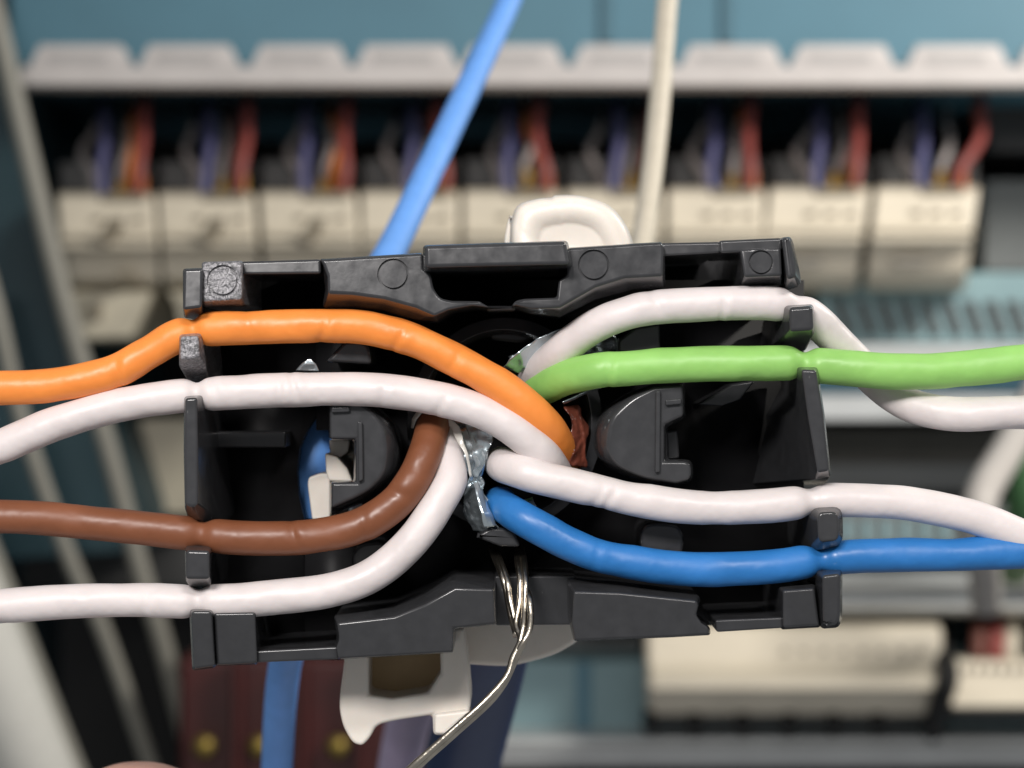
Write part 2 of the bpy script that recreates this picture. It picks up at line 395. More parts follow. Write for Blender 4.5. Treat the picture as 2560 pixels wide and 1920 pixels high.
xprism('rail_body', 1230, 3300, [(1236, 290), (1236, 256), (1252, 252), (1268, 253), (1278, 258), (1296, 258), (1306, 254), (1322, 255), (1330, 262), (1330, 290)], 0, M['rail'], o)
# big cream module, lower right
bm_ = empty('cream_module', P(1700 * S, 1560 * S, 270), 'wide cream terminal module with dark feet at the lower right', 'terminal module')
xprism('housing', 1392, 2034, [(1338, 290), (1338, 262), (1350, 256), (1440, 253), (1470, 246), (1480, 246), (1492, 250), (1536, 253), (1545, 262), (1545, 290)], 6, M['cream'], bm_, 0.12)
bgbox('base', 1398, 1546, 2030, 1566, 262, 290, M['darkgrey'], bm_)
for u in (1404, 1500, 1604, 1704, 1800, 1896):
    tube('foot', [(u, 1548, 257), (u, 1560, 256), (u, 1574, 257)], 18, M['recess'], bm_, 14, 0.1)
for k in range(8):
    bgbox('clamp_opening', 1690 + 42 * k, 1405, 1702 + 42 * k, 1412, 253.4, 255.5, M['hole'], bm_, 0.01)
b2 = empty('cream_module', P(2200 * S, 1500 * S, 270), 'cream terminal module with a row of small openings at the lower right edge', 'terminal module')
xprism('housing', 2052, 2600, [(1420, 290), (1420, 258), (1428, 254), (1480, 252), (1526, 248), (1532, 252), (1532, 290)], 0, M['cream'], b2, 0.06)
for k in range(9):
    bgbox('clamp_opening', 2086 + 26 * k, 1442, 2096 + 26 * k, 1452, 252.4, 254.5, M['hole'], b2, 0.01)
bgbox('base', 2054, 1533, 2600, 1556, 262, 290, M['darkgrey'], b2)
for (u, mt, lab) in ((2112, 'dimwire', 'brown wire entering the cream module at the lower right edge'), (2150, 'red', 'bright red wire entering the cream module at the lower right edge'), (2182, 'ivory', 'white wire entering the cream module at the lower right edge')):
    tag(tube('wire', [(u, 1424, 256), (u + 2, 1395, 258), (u + 4, 1360, 262), (u + 4, 1310, 290)], 20, M[mt], None, 10, 0.1), lab, 'wire', 'wires of the lower right module')
tag(tube('black_cable', [(2020, 1300, 280), (2034, 1400, 262), (2048, 1460, 246), (2030, 1520, 250), (2014, 1580, 262), (2010, 1640, 290)], 26, M['recess'], None, 12, 0.1), 'black cable running down between the two cream modules', 'cable')
o = bgbox('lower_duct', 1090, 1426, 3300, 1590, 272, 335, M['tealduct']); tag(o, 'light teal duct behind and under the wide cream module', 'wiring duct')
bgbox('groove', 1246, 1430, 1276, 1588, 271.2, 272.5, M['teal'], o, 0.02)
o = bgbox('shaded_plate', 1110, 1336, 1388, 1424, 285, 338, M['midgrey']); tag(o, 'shaded grey plate left of the wide cream module', 'plate')
o = bgbox('bottom_rail', 1060, 1596, 3300, 1650, 262, 300, M['rail']); tag(o, 'pale rail along the bottom right edge', 'mounting rail')
bgbox('groove', 1060, 1616, 3300, 1626, 261.2, 262.8, M['midgrey'], o, 0.02)
o = bgbox('lower_plate', 900, 1654, 3300, 1900, 285, 338, M['darkgrey']); tag(o, 'dark base below the bottom rail', 'base')
# white tail and green cable at the right edge
tag(tube('white_lead', [(2262, 800, 200), (2215, 905, 190), (2170, 985, 180), (2125, 1060, 172), (2110, 1130, 170), (2124, 1200, 180), (2130, 1300, 200)], 42, M['greylead'], None, 14, 0.1), 'blurred white cable slanting behind the white wires at the right edge', 'cable')
tag(tube('green_cable', [(2250, 860, 230), (2232, 980, 226), (2214, 1100, 226), (2190, 1230, 240)], 48, M['greenw'], None, 14, 0.1), 'dark green cable behind the white wires at the right edge', 'cable')

# left: grey cables across the dark side panel, relay remains, dark red module
tag(tube('grey_cable', [(-60, -140, 236), (-4, 60, 236), (45, 270, 238), (110, 540, 240), (165, 745, 242), (240, 990, 246), (306, 1240, 250), (352, 1390, 254), (420, 1640, 262), (480, 1800, 270)], 25, M['greycable'], None, 14, 0.1), 'long grey cable running from the upper left corner past the terminal blocks', 'cable')
tag(tube('grey_cable', [(-40, 560, 232), (-4, 690, 232), (33, 854, 234), (83, 1020, 236), (160, 1229, 240), (222, 1360, 244), (298, 1575, 250), (360, 1760, 258)], 21, M['greycable'], None, 14, 0.1), 'thin grey cable at the left edge, lower of the two slanting ones', 'cable')
tag(tube('pale_conduit', [(-260, 850, 170), (-160, 1120, 172), (-50, 1390, 175), (52, 1640, 180), (140, 1850, 188)], 112, M['palecable'], None, 24, 0.1), 'thick pale grey conduit in the lower left corner', 'conduit')
tag(tube('grey_cable', [(-190, 850, 200), (-70, 1120, 200), (36, 1390, 202), (134, 1640, 204), (220, 1850, 208)], 46, M['greycable'], None, 14, 0.1), 'grey cable hugging the thick pale conduit in the lower left corner', 'cable')
o = bgbox('dim_relay', 300, 905, 470, 1110, 290, 335, M['dullcream']); tag(o, 'dim olive relay showing behind the long black post at the left', 'relay')
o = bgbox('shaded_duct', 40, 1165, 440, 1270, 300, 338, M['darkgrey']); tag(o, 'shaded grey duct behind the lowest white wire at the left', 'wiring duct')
dr = empty('dark_red_module', P(620 * S, 1600 * S, 215), 'dark red module with brass screws below the connector', 'module')
bgbox('body', 385, 1420, 880, 1900, 215, 260, M['darkred'], dr, 0.1)
for u in (500, 640, 770):
    bgbox('rib', u, 1424, u + 22, 1890, 212, 215.2, M['darkred'], dr, 0.04)
for (u, v) in ((440, 1612), (560, 1612), (728, 1612)):
    tube('screw', [(u, v, 216), (u, v, 212)], 26, M['brass'], dr, 16, 0.05)

# ================================================================== CABLES BEHIND THE CONNECTOR
tag(tube('light_blue_cable', [(1165, -170, 60), (1100, 0, 54), (1040, 130, 48), (960, 300, 40), (855, 520, 31), (760, 700, 20), (706, 860, 10.5), (684, 950, 8.1), (676, 1020, 7.9), (684, 1110, 8.1), (672, 1240, 11), (615, 1440, 22), (598, 1659, 28), (594, 1850, 32)], 39, M['lightblue'], None, 20, 0.05),
    'light blue cable crossing behind the black connector from top centre to the bottom edge', 'cable')
tag(tube('ivory_cable', [(1462, -160, 62), (1442, 0, 60), (1424, 230, 56), (1400, 440, 50), (1372, 600, 42), (1338, 750, 32), (1290, 860, 21), (1250, 940, 12.5)], 28, M['ivory'], None, 18, 0.05), 'ivory cable coming down from the top edge behind the white clamp', 'cable')
tag(tube('navy_cable', [(1080, 1000, 13), (1075, 1180, 15), (1062, 1330, 19), (1040, 1460, 26), (1010, 1600, 34), (975, 1760, 44), (940, 1950, 56)], 104, M['navy'], None, 24, 0.05), 'dark navy cable feeding the connector from below', 'cable')
tag(tube('lavender_cable', [(980, 1270, 12.8), (950, 1360, 26), (910, 1470, 42), (882, 1560, 50), (862, 1660, 54), (840, 1800, 60)], 56, M['lavender'], None, 16, 0.05), 'lavender cable beside the navy cable under the white clamp', 'cable')

# ================================================================== WHITE CLAMP
cl = empty('cable_clamp', P(1280, 1500, 9), 'white plastic cable clamp behind the black connector with hook and rounded cap', 'cable clamp')
W = M['clampwhite']
cap0 = [(1272, 660), (1276, 560), (1290, 510, .45), (1345, 496, .3), (1378, 494), (1388, 488), (1450, 487, .45), (1530, 512, .45), (1578, 580, .45), (1592, 660)]
def toward(poly, c, s): return [tuple([c[0] + (p[0] - c[0]) * s, c[1] + (p[1] - c[1]) * s] + list(p[2:])) for p in poly]
loft('rounded_cap', [(toward(cap0, (1432, 640), .50), 5.2), (toward(cap0, (1432, 640), .56), 5.15), (toward(cap0, (1432, 640), .62), 4.97), (toward(cap0, (1430, 640), .90), 4.9), (toward(cap0, (1430, 640), .97), 5.2), (cap0, 6.2)], W, cl, 0.0, 13)
prism('back_flange', [(1258, 660), (1262, 590), (1270, 545, .4), (1282, 535, .4), (1300, 660)], 7.2, 9, W, cl, 0.01)
hook = [(857, 1560), (860, 1655), (846, 1762, .4), (856, 1815, .4), (880, 1858, .4), (905, 1866, .4), (925, 1845, .4), (942, 1812, .4), (1000, 1800), (1081, 1788), (1083, 1839), (1117, 1839, .3), (1180, 1784, .35), (1170, 1660), (1158, 1570), (1099, 1570), (1101, 1684), (1070, 1731), (980, 1745), (922, 1737), (922, 1560)]
prism('hook', hook, 4.5, 7.0, W, cl, 0.014, 3)
prism('thicker_foot', [(1086, 1786), (1174, 1776), (1176, 1786, .35), (1116, 1836, .3), (1086, 1836)], 4.2, 6.0, W, cl, 0.01, 2)
prism('pocket_floor', rect(915, 1565, 1108, 1755), 6.2, 6.9, M['amber'], cl, 0.005)
prism('collar_skirt', [(1130, 1540), (1460, 1540), (1446, 1604), (1390, 1638, .4), (1310, 1660, .4), (1265, 1668, .4), (1165, 1662)], 7.2, 12.5, W, cl, 0.02, 3)
prism('clip_tooth', [(766, 1195, .3), (800, 1183), (826, 1183), (826, 1300), (780, 1300)], 5.2, 8.0, W, cl, 0.008)
prism('clip_wedge', [(812, 1132), (842, 1142), (868, 1170), (882, 1205), (822, 1203), (815, 1180)], 4.6, 11.3, W, cl, 0.008)
prism('clip_knob', [(822, 1098), (876, 1098), (870, 1130), (852, 1146), (825, 1140)], 5.2, 11.3, W, cl, 0.008)

prism('clamp_body', [(866, 1000, .1), (1250, 660), (1590, 660), (1560, 1580), (880, 1580)], 11.0, 13.5, W, cl, 0.02, 2)
prism('hook_arm', [(1000, 1500), (1160, 1500), (1156, 1575), (1000, 1575)], 6.0, 11.4, W, cl, 0.01)
# ================================================================== BLACK CONNECTOR
jk = empty('wire_organizer', P(1290, 1130, 6), 'black plastic connector frame holding eight coloured wires', 'connector')
B = M['black']; SB = M['rough_glare']
RT = [None]
def bp(name, poly, d0, d1=9.0, m=B, bevel=0.009, par=jk, seg=3): return prism(name, poly, d0, d1, m, par, bevel, seg, RT[0])
def bl(name, rings, ex=9.0, m=B, bevel=0.009, par=jk): return loft(name, rings, m, par, bevel, ex, 3, RT[0])
# ---- upper rail
RT[0] = TU
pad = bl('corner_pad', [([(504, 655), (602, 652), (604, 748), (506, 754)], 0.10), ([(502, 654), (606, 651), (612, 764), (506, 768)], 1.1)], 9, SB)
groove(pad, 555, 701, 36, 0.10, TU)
bl('corner_post', [([(458, 673), (505, 671), (505, 768), (457, 774)], -0.2), ([(455, 671), (507, 669), (508, 790), (475, 798), (455, 780)][:3] + [(460, 796)], 1.1)], 9)
bp('strip', [(600, 653), (800, 647), (802, 684), (604, 686)], 0.8, 9.0)
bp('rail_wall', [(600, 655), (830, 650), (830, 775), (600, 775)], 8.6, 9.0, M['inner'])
armL0 = [(800, 648), (815, 648), (1056, 633), (1058, 672), (1078, 684, .4), (1083, 720, .4), (1100, 746, .4), (1130, 752), (1198, 753), (1226, 769), (1180, 764), (1120, 775), (1086, 790), (1040, 768), (960, 746), (880, 735), (820, 732), (818, 690), (808, 662)]
armL1 = [(797, 646), (815, 646), (1056, 631), (1058, 672), (1078, 684, .4), (1083, 720, .4), (1100, 746, .4), (1130, 752), (1198, 753), (1228, 773), (1180, 768), (1130, 778), (1092, 803), (1042, 800), (960, 777), (880, 767), (806, 769), (812, 720), (806, 662)]
arm = bl('arm', [(armL0, 0.0), (armL1, 1.0)], 9)
groove(arm, 982, 685, 36, 0.0, TU)
armR0 = [(1418, 620), (1655, 605), (1660, 618), (1658, 688), (1560, 694), (1490, 716), (1400, 768), (1330, 772), (1290, 764), (1278, 766), (1288, 752), (1310, 747), (1392, 744), (1397, 700), (1418, 688)]
armR1 = [(1418, 618), (1655, 603), (1664, 620), (1664, 721), (1586, 723), (1490, 748), (1400, 792), (1330, 782), (1290, 770), (1276, 772), (1288, 752), (1310, 747), (1392, 744), (1397, 700), (1418, 688)]
arm = bl('arm', [(armR0, 0.0), (armR1, 1.0)], 9)
groove(arm, 1485, 662, 36, 0.0, TU)
bl('latch_bar', [([(1062, 614), (1414, 603), (1424, 660), (1064, 668)], -1.1), ([(1056, 612), (1420, 600), (1432, 668), (1058, 678)], -0.3)], 9.0, B, 0.012)
bp('bridge', [(1215, 764), (1290, 764), (1290, 776), (1215, 778)], 1.5, 9)
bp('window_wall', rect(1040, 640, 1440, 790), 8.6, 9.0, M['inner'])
bp('strip', [(1655, 606), (1803, 603), (1804, 632), (1656, 640)], 0.8, 9.0)
bp('rail_wall', [(1640, 615), (1870, 610), (1870, 740), (1640, 740)], 8.6, 9.0, M['inner'])
bp('pad_lip', [(1800, 600), (1958, 593), (1958, 626), (1802, 632)], 0.25, 5)
pad = bl('corner_pad', [([(1852, 622), (1954, 618), (1956, 688), (1862, 692)], 0.0), ([(1846, 622), (1957, 616), (1958, 712), (1848, 716)], 1.1)], 9)
groove(pad, 1904, 655, 28, 0.0, TU)
bl('corner_post', [([(1957, 593), (1978, 592, .3), (1992, 690, .3), (1968, 698)], -0.3), ([(1954, 592), (1984, 590, .3), (2008, 715, .3), (1962, 722)], 1.0)], 9, B, 0.012)
# ---- left posts and pegs
RT[0] = None
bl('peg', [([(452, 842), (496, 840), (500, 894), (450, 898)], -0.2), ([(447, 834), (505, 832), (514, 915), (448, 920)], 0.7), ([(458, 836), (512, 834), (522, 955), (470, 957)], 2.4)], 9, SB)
bl('long_post', [([(463, 996), (492, 994), (494, 1120), (494, 1262), (480, 1266), (463, 1262), (461, 1120)], -0.2),
                 ([(460, 990), (508, 988), (512, 1120), (514, 1275), (495, 1300), (462, 1275), (459, 1120)], 0.6),
                 ([(464, 992), (528, 1000), (530, 1120), (552, 1296), (535, 1331), (478, 1322), (462, 1120)], 2.4)], 9)
bl('peg', [([(466, 1376), (524, 1378), (524, 1446), (464, 1446)], -0.2), ([(462, 1368), (528, 1370), (528, 1456), (464, 1456)], 0.3), ([(470, 1350), (530, 1354), (528, 1481), (480, 1481)], 1.8)], 9, B, 0.010)
# ---- right posts and pegs
bl('peg', [([(1974, 770), (2030, 766), (2034, 824), (1976, 828)], -0.2), ([(1962, 764), (2034, 760), (2036, 838), (1960, 842)], 0.4), ([(1946, 772), (2024, 764), (2016, 878), (1930, 866)], 2.2)], 9, B, 0.012)
bl('tapered_post', [([(2004, 924), (2040, 926), (2058, 1040), (2072, 1176), (2044, 1180), (2020, 1040)], -0.2),
                    ([(1992, 918, ), (2044, 918), (2062, 1040), (2078, 1190), (2036, 1200), (2008, 1040)], 0.5),
                    ([(1948, 950), (2030, 925), (2050, 1040), (2066, 1212), (1858, 1215), (1900, 1040)], 7.0)], 9)
bl('peg', [([(2044, 1282, .3), (2094, 1280, .3), (2098, 1350, .3), (2046, 1354, .3)], -0.1), ([(2024, 1270, .3), (2106, 1266, .3), (2108, 1362, .3), (2034, 1376, .3)], 0.5), ([(2004, 1268, .3), (2100, 1266, .3), (2086, 1392, .3), (2006, 1396, .3)], 2.2)], 9, B, 0.008)
# ---- lower rail
RT[0] = TL
bl('corner_pad', [([(532, 1536), (636, 1534), (637, 1664), (534, 1670)], 0.2), ([(530, 1530), (638, 1528), (639, 1668), (531, 1672)], 0.7)], 9)
bl('corner_post', [([(476, 1530), (526, 1530), (530, 1672), (478, 1680)], -0.2), ([(470, 1524), (531, 1524), (533, 1676), (472, 1685)], 0.5)], 9, B, 0.010)
bp('strip', [(634, 1633), (842, 1622), (842, 1655), (634, 1664)], 0.5, 9.0)
bp('rail_wall', rect(620, 1500, 860, 1650), 8.6, 9.0, M['inner'])
bL0 = [(840, 1562), (985, 1545), (1062, 1514), (1138, 1472), (1234, 1474), (1240, 1562), (1133, 1574), (1131, 1636), (842, 1653), (838, 1622), (846, 1600, .4)]
bL1 = [(832, 1541), (980, 1527), (1060, 1494), (1130, 1450), (1238, 1462), (1242, 1564), (1134, 1576), (1132, 1638), (840, 1656), (830, 1622), (840, 1600, .4)]
bl('arm', [(bL0, 0.0), (bL1, 1.0)], 9)
bR0 = [(1435, 1480), (1550, 1484), (1742, 1504), (1748, 1516), (1742, 1540), (1756, 1560), (1774, 1572), (1774, 1590), (1680, 1596), (1438, 1606), (1430, 1560)]
bR1 = [(1420, 1458), (1550, 1466), (1750, 1490), (1752, 1505), (1742, 1538), (1757, 1558), (1778, 1571), (1780, 1592), (1680, 1598), (1436, 1608), (1424, 1560)]
bl('arm', [(bR0, 0.0), (bR1, 1.0)], 9)
bp('strip', [(1790, 1553), (1962, 1546), (1962, 1574), (1794, 1585)], 0.5, 9.0)
bp('rail_wall', rect(1730, 1440, 1970, 1570), 8.6, 9.0, M['inner'])
bl('corner_pad', [([(1958, 1478), (2036, 1472), (2052, 1566), (1962, 1572)], 0.2), ([(1948, 1468), (2040, 1462), (2056, 1572), (1956, 1578)], 0.9)], 9)
bl('corner_post', [([(2056, 1440), (2100, 1434), (2104, 1562, .3), (2062, 1568, .2)], -0.2), ([(2042, 1428), (2106, 1424), (2110, 1572, .3), (2054, 1576, .2)], 0.6)], 9, B, 0.012)
bp('centre_block', [(1236, 1440), (1440, 1440), (1440, 1566), (1238, 1568)], 2.8, 9)
RT[0] = None
# ---- half round wire guides in the middle of each side
dL = [(820, 998, .3), (880, 994), (940, 1012, .4), (990, 1060, .4), (1008, 1120, .4), (1000, 1190, .4), (940, 1244, .4), (826, 1290), (826, 1203), (884, 1203), (884, 1102), (822, 1102)]
dL0 = [(826, 1006, .3), (878, 1004), (916, 1024, .4), (946, 1070, .4), (952, 1130, .4), (944, 1186, .4), (906, 1226, .4), (830, 1262), (830, 1208), (892, 1208), (892, 1096), (826, 1096)]
def mix(a, b, t): return [tuple(p + (q - p) * t for p, q in zip(x[:2], y[:2])) + tuple(x[2:]) for x, y in zip(a, b)]
g = bl('wire_guide', [(mix(dL0, dL, .25), 1.2), (mix(dL0, dL, .55), 1.45), (mix(dL0, dL, .80), 2.1), (mix(dL0, dL, .95), 3.3), (dL, 5.0)], 9, B, 0.010)
RT[0] = None
bp('rib', [(894, 1052), (906, 1056), (908, 1200), (896, 1206)], 1.0, 2.2, B, 0.005, g)
bp('rib', [(828, 1018), (874, 1016), (874, 1030), (828, 1032)], 1.02, 2.0, B, 0.005, g)
dR = [(1478, 1120, .4), (1486, 1040, .4), (1560, 985, .4), (1632, 957), (1712, 953), (1714, 1048), (1670, 1068), (1670, 1148), (1732, 1148, .35), (1734, 1206, .4), (1690, 1216), (1600, 1206, .4), (1510, 1170, .4)]
dR0 = [(1530, 1118, .4), (1540, 1050, .4), (1586, 1000, .4), (1636, 974), (1704, 966), (1706, 1036), (1656, 1060), (1656, 1156), (1724, 1156, .35), (1726, 1196, .4), (1690, 1204), (1620, 1194, .4), (1552, 1164, .4)]
g = bl('wire_guide', [(mix(dR0, dR, .25), 1.2), (mix(dR0, dR, .55), 1.45), (mix(dR0, dR, .80), 2.1), (mix(dR0, dR, .95), 3.3), (dR, 5.0)], 9, B, 0.010)
bp('rib', [(1640, 978), (1652, 976), (1650, 1180), (1638, 1182)], 1.0, 2.2, B, 0.005, g)
bp('rib', [(1664, 1000), (1704, 996), (1704, 1010), (1664, 1014)], 1.02, 2.0, B, 0.005, g)
bp('inner_peg', [(1664, 1078), (1694, 1074), (1699, 1146), (1668, 1150)], 3.2, 9, B)
bp('inner_peg', [(1222, 812), (1250, 800), (1316, 800), (1330, 850), (1300, 858), (1226, 850)], 5.0, 9, B, 0.012)
# ---- inner blocks seen between the wires
bp('inner_peg', [(812, 905), (862, 852), (905, 850, .4), (925, 868, .4), (930, 912)], 1.7, 9, B, 0.014)
bp('inner_peg', [(878, 1384, .4), (900, 1358, .4), (955, 1352, .4), (968, 1385, .4), (925, 1420, .4), (880, 1430)], 2.2, 9, B, 0.014)
bp('inner_peg', [(1545, 850), (1588, 816), (1650, 806), (1652, 872), (1600, 886), (1546, 884)], 2.2, 9, B, 0.012)
bp('inner_peg', [(1600, 1330, .4), (1620, 1306, .4), (1695, 1308, .4), (1712, 1345, .4), (1706, 1390), (1604, 1388)], 2.2, 9, B, 0.014)
bp('ledge', rect(520, 1078, 715, 1120), 4.0, 9.5, B)
bp('ledge', [(1742, 1012), (1830, 960), (1890, 950), (1850, 1000), (1805, 1016)], 3.4, 9.5, B)
bp('lip_tab', [(1180, 1340, .4), (1230, 1318), (1285, 1322, .4), (1302, 1368), (1250, 1366)], 1.8, 6, B, 0.012)
# ---- floor of the frame with its window
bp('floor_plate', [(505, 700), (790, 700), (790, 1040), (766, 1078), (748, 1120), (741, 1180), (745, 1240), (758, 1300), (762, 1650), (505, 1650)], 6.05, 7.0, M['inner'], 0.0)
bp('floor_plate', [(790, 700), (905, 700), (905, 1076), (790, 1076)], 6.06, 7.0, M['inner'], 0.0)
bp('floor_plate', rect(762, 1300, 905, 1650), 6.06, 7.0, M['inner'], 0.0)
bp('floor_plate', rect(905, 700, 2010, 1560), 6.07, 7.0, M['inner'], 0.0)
# ---- round collar the wires come out of
bm = bmesh.new(); rows = []
NS = 56
for rr, dd in ((268, 9.0), (268, 3.4), (236, 3.2), (228, 3.6), (222, 9.0)):
    rows.append([bm.verts.new(P(1262 + rr * math.cos(2 * math.pi * k / NS) * 0.92, 1060 + rr * math.sin(2 * math.pi * k / NS), 3.0) * 1.0) for k in range(NS)])
    for v in rows[-1]: v.co.y = dd / 10
for a, b in zip(rows, rows[1:] + rows[:1]):
    for k in range(NS): bm.faces.new((a[k], a[(k + 1) % NS], b[(k + 1) % NS], b[k]))
link('collar', bm, B, jk, 0.004)

# ================================================================== THE EIGHT WIRES
RW = 43
def wire(name, label, pts, m, pinch=(), r=RW, wob=0.06):
    return tag(tube(name, pts, r, m, None, 32, 0.009, wob, pinch), label, 'wire', 'eight insulated wires in the connector')
wire('orange_wire', 'orange wire leaving the connector at the upper left',
     [(-420, 850, 2.0), (-200, 846, 1.6), (-60, 842, 1.2), (0, 839, 1.0), (110, 834, 1.0), (200, 817, 1.0), (262, 797, 1.0), (325, 760, 1.0), (385, 725, 1.0), (450, 711, 1.0), (560, 706, 1.0), (700, 703, 1.0), (800, 709, 1.0), (900, 738, 1.0),
      (1000, 787, 1.0), (1080, 834, 1.0), (1135, 876, 1.1), (1178, 918, 1.5), (1206, 962, 2.4), (1217, 1000, 3.8), (1212, 1020, 6), (1200, 1030, 9.5)], M['orange'], [(421, 16, .66), (258, 7, .90), (540, 8, .95), (705, 6, .92), (868, 6, .92), (985, 7, .93)])
wire('white_wire', 'white wire just below the orange wire, leaving at the left',
     [(-420, 1120, 2.6), (-200, 1045, 2.0), (-60, 990, 1.4), (0, 966, 1.1), (100, 922, 1.0), (200, 889, 1.0), (300, 868, 1.0), (400, 855, 1.0), (500, 848, 1.0), (600, 842, 1.0), (700, 840, 1.0), (800, 841, 1.0), (900, 853, 1.0),
      (1000, 876, 1.0), (1075, 907, 1.0), (1130, 944, 1.1), (1172, 982, 1.5), (1200, 1020, 2.6), (1208, 1040, 5), (1200, 1050, 9.5)], M['white'], [(428, 16, .70), (470, 8, .95), (606, 7, .93), (640, 6, .92), (830, 8, .95), (960, 7, .95)])
wire('brown_wire', 'brown wire leaving the connector at the lower left',
     [(-420, 1130, 2.4), (-200, 1118, 1.8), (-60, 1116, 1.2), (0, 1116, 1.0), (100, 1120, 1.0), (200, 1130, 1.0), (300, 1141, 1.0), (400, 1152, 1.0), (500, 1161, 1.0), (600, 1163, 1.0), (690, 1157, 1.0), (780, 1134, 1.0), (850, 1090, 1.0), (893, 1035, 1.1),
      (918, 980, 1.5), (934, 925, 2.3), (948, 880, 3.6), (965, 860, 6), (985, 860, 9.5)], M['brown'], [(436, 18, .72), (640, 8, .92), (790, 7, .94), (870, 6, .93), (900, 6, .92)])
wire('white_wire', 'white wire curving below the brown wire, lowest at the left',
     [(-420, 1345, 2.6), (-200, 1325, 1.8), (-60, 1313, 1.2), (0, 1309, 1.0), (100, 1301, 1.0), (200, 1296, 1.0), (300, 1295, 1.0), (400, 1299, 1.0), (500, 1297, 1.0), (600, 1288, 1.0), (700, 1277, 1.0), (780, 1254, 1.0), (845, 1213, 1.0), (900, 1157, 1.0),
      (945, 1090, 1.2), (973, 1035, 1.6), (967, 981, 2.4), (953, 925, 3.6), (948, 890, 5.5), (955, 875, 9.5)], M['white'], [(430, 18, .70), (320, 7, .96)])
wire('white_wire', 'white wire at the upper right dipping behind the green wire',
     [(1150, 860, 9.5), (1145, 842, 6), (1160, 812, 3.4), (1198, 772, 2.2), (1250, 728, 1.6), (1300, 697, 1.2), (1360, 674, 1.0), (1430, 663, 1.0), (1500, 659, 1.0), (1600, 656, 1.0), (1680, 659, 1.1), (1735, 676, 1.3), (1785, 716, 1.7),
      (1840, 772, 2.2), (1885, 818, 2.5), (1930, 855, 2.2), (1980, 880, 1.7), (2050, 893, 1.3), (2130, 894, 1.0), (2220, 890, 1.0), (2380, 880, 1.4), (2640, 880, 2.0)], M['white'], [(1712, 18, .74), (1562, 5, .91), (1420, 8, .94)])
wire('green_wire', 'bright green wire leaving the connector at the right',
     [(1150, 880, 9.5), (1146, 866, 6), (1160, 846, 3.6), (1190, 829, 2.4), (1235, 812, 1.7), (1300, 800, 1.1), (1350, 796, 1.0), (1430, 790, 1.0), (1550, 786, 1.0), (1650, 786, 1.0), (1720, 786, 1.0), (1800, 793, 1.0), (1900, 801, 0.9), (2000, 803, 0.9),
      (2100, 795, 0.9), (2220, 783, 0.9), (2380, 770, 1.2), (2640, 765, 2.0)], M['green'], [(1735, 18, .66), (1318, 6, .90)], 45)
wire('white_wire', 'white wire just above the blue wire, leaving at the right',
     [(1085, 1002, 9.5), (1083, 1002, 5), (1084, 1004, 2.8), (1096, 1009, 1.7), (1125, 1019, 1.1), (1160, 1030, 0.95), (1230, 1047, 0.9), (1300, 1063, 0.9), (1400, 1083, 0.9), (1500, 1096, 0.9), (1600, 1097, 0.9), (1690, 1091, 0.9), (1760, 1082, 1.0), (1850, 1080, 1.1), (1950, 1085, 1.1),
      (2050, 1103, 1.1), (2120, 1122, 1.1), (2212, 1160, 1.1), (2380, 1230, 1.4), (2640, 1320, 2.2)], M['white'], [(1750, 20, .74), (1322, 6, .95), (1296, 5, .95)])
wire('blue_wire', 'blue wire leaving the connector at the lower right',
     [(1082, 1080, 9.5), (1080, 1084, 5), (1081, 1090, 2.9), (1094, 1099, 1.9), (1122, 1116, 1.2), (1160, 1138, 1.0), (1230, 1174, 0.95), (1300, 1202, 0.9), (1400, 1222, 0.9), (1500, 1230, 0.9), (1600, 1228, 0.9), (1690, 1221, 0.9), (1760, 1210, 1.0), (1850, 1202, 1.1), (1950, 1199, 1.1), (2080, 1196, 1.1),
      (2212, 1190, 1.1), (2380, 1184, 1.4), (2640, 1176, 2.2)], M['blue'], [(1772, 18, .68), (1288, 6, .94)])

# ================================================================== FOIL SHIELD
fs = empty('foil_shield', P(1180, 1150, 3), 'crumpled silver foil shield showing between the wires at the centre', 'foil')
def foil(name, pairs, m=M['foil'], nx=16, amp=0.013, th=0.0015):
    """thin crinkled sheet between two edges; ridged noise gives sharp folds"""
    bm = bmesh.new(); rows = []
    L = []
    rg = lambda q: 1.0 - 2.0 * abs(noise.noise(q))
    for a, b in zip(pairs, pairs[1:]):
        for j in range(9):
            t = j / 9; L.append(tuple(tuple(p + (q - p) * t for p, q in zip(a[e], b[e])) for e in (0, 1)))
    L.append(pairs[-1])
    for side in (0, 1):
        rows = []
        for i, (l, r) in enumerate(L):
            row = []
            for k in range(nx):
                t = k / (nx - 1); q = tuple(a + (b - a) * t for a, b in zip(l, r))
                v = P(q[0] * S, q[1] * S, q[2])
                z = -rg(v * 8 + Vector((0, 2, 0))) * amp * 1.1 - rg(v * 19) * amp * 0.6 - rg(v * 40) * amp * 0.18
                v.y += z + side * th; e = 1.0 if k in (0, nx - 1) else 0.3
                v.x += noise.noise(v * 25 + Vector((3, 1, 9))) * amp * 0.9 * e
                row.append(bm.verts.new(v))
            rows.append(row)
        for i in range(len(rows) - 1):
            for k in range(nx - 1):
                bm.faces.new((rows[i][k], rows[i][k + 1], rows[i + 1][k + 1], rows[i + 1][k]))
        if side == 0: front = rows
    for i in range(len(rows) - 1):
        bm.faces.new((front[i][0], front[i + 1][0], rows[i + 1][0], rows[i][0]))
        bm.faces.new((front[i][-1], front[i + 1][-1], rows[i + 1][-1], rows[i][-1]))
    for e in (0, -1):
        for k in range(nx - 1): bm.faces.new((front[e][k], front[e][k + 1], rows[e][k + 1], rows[e][k]))
    return link(name, bm, m, fs, 0, 2, True)
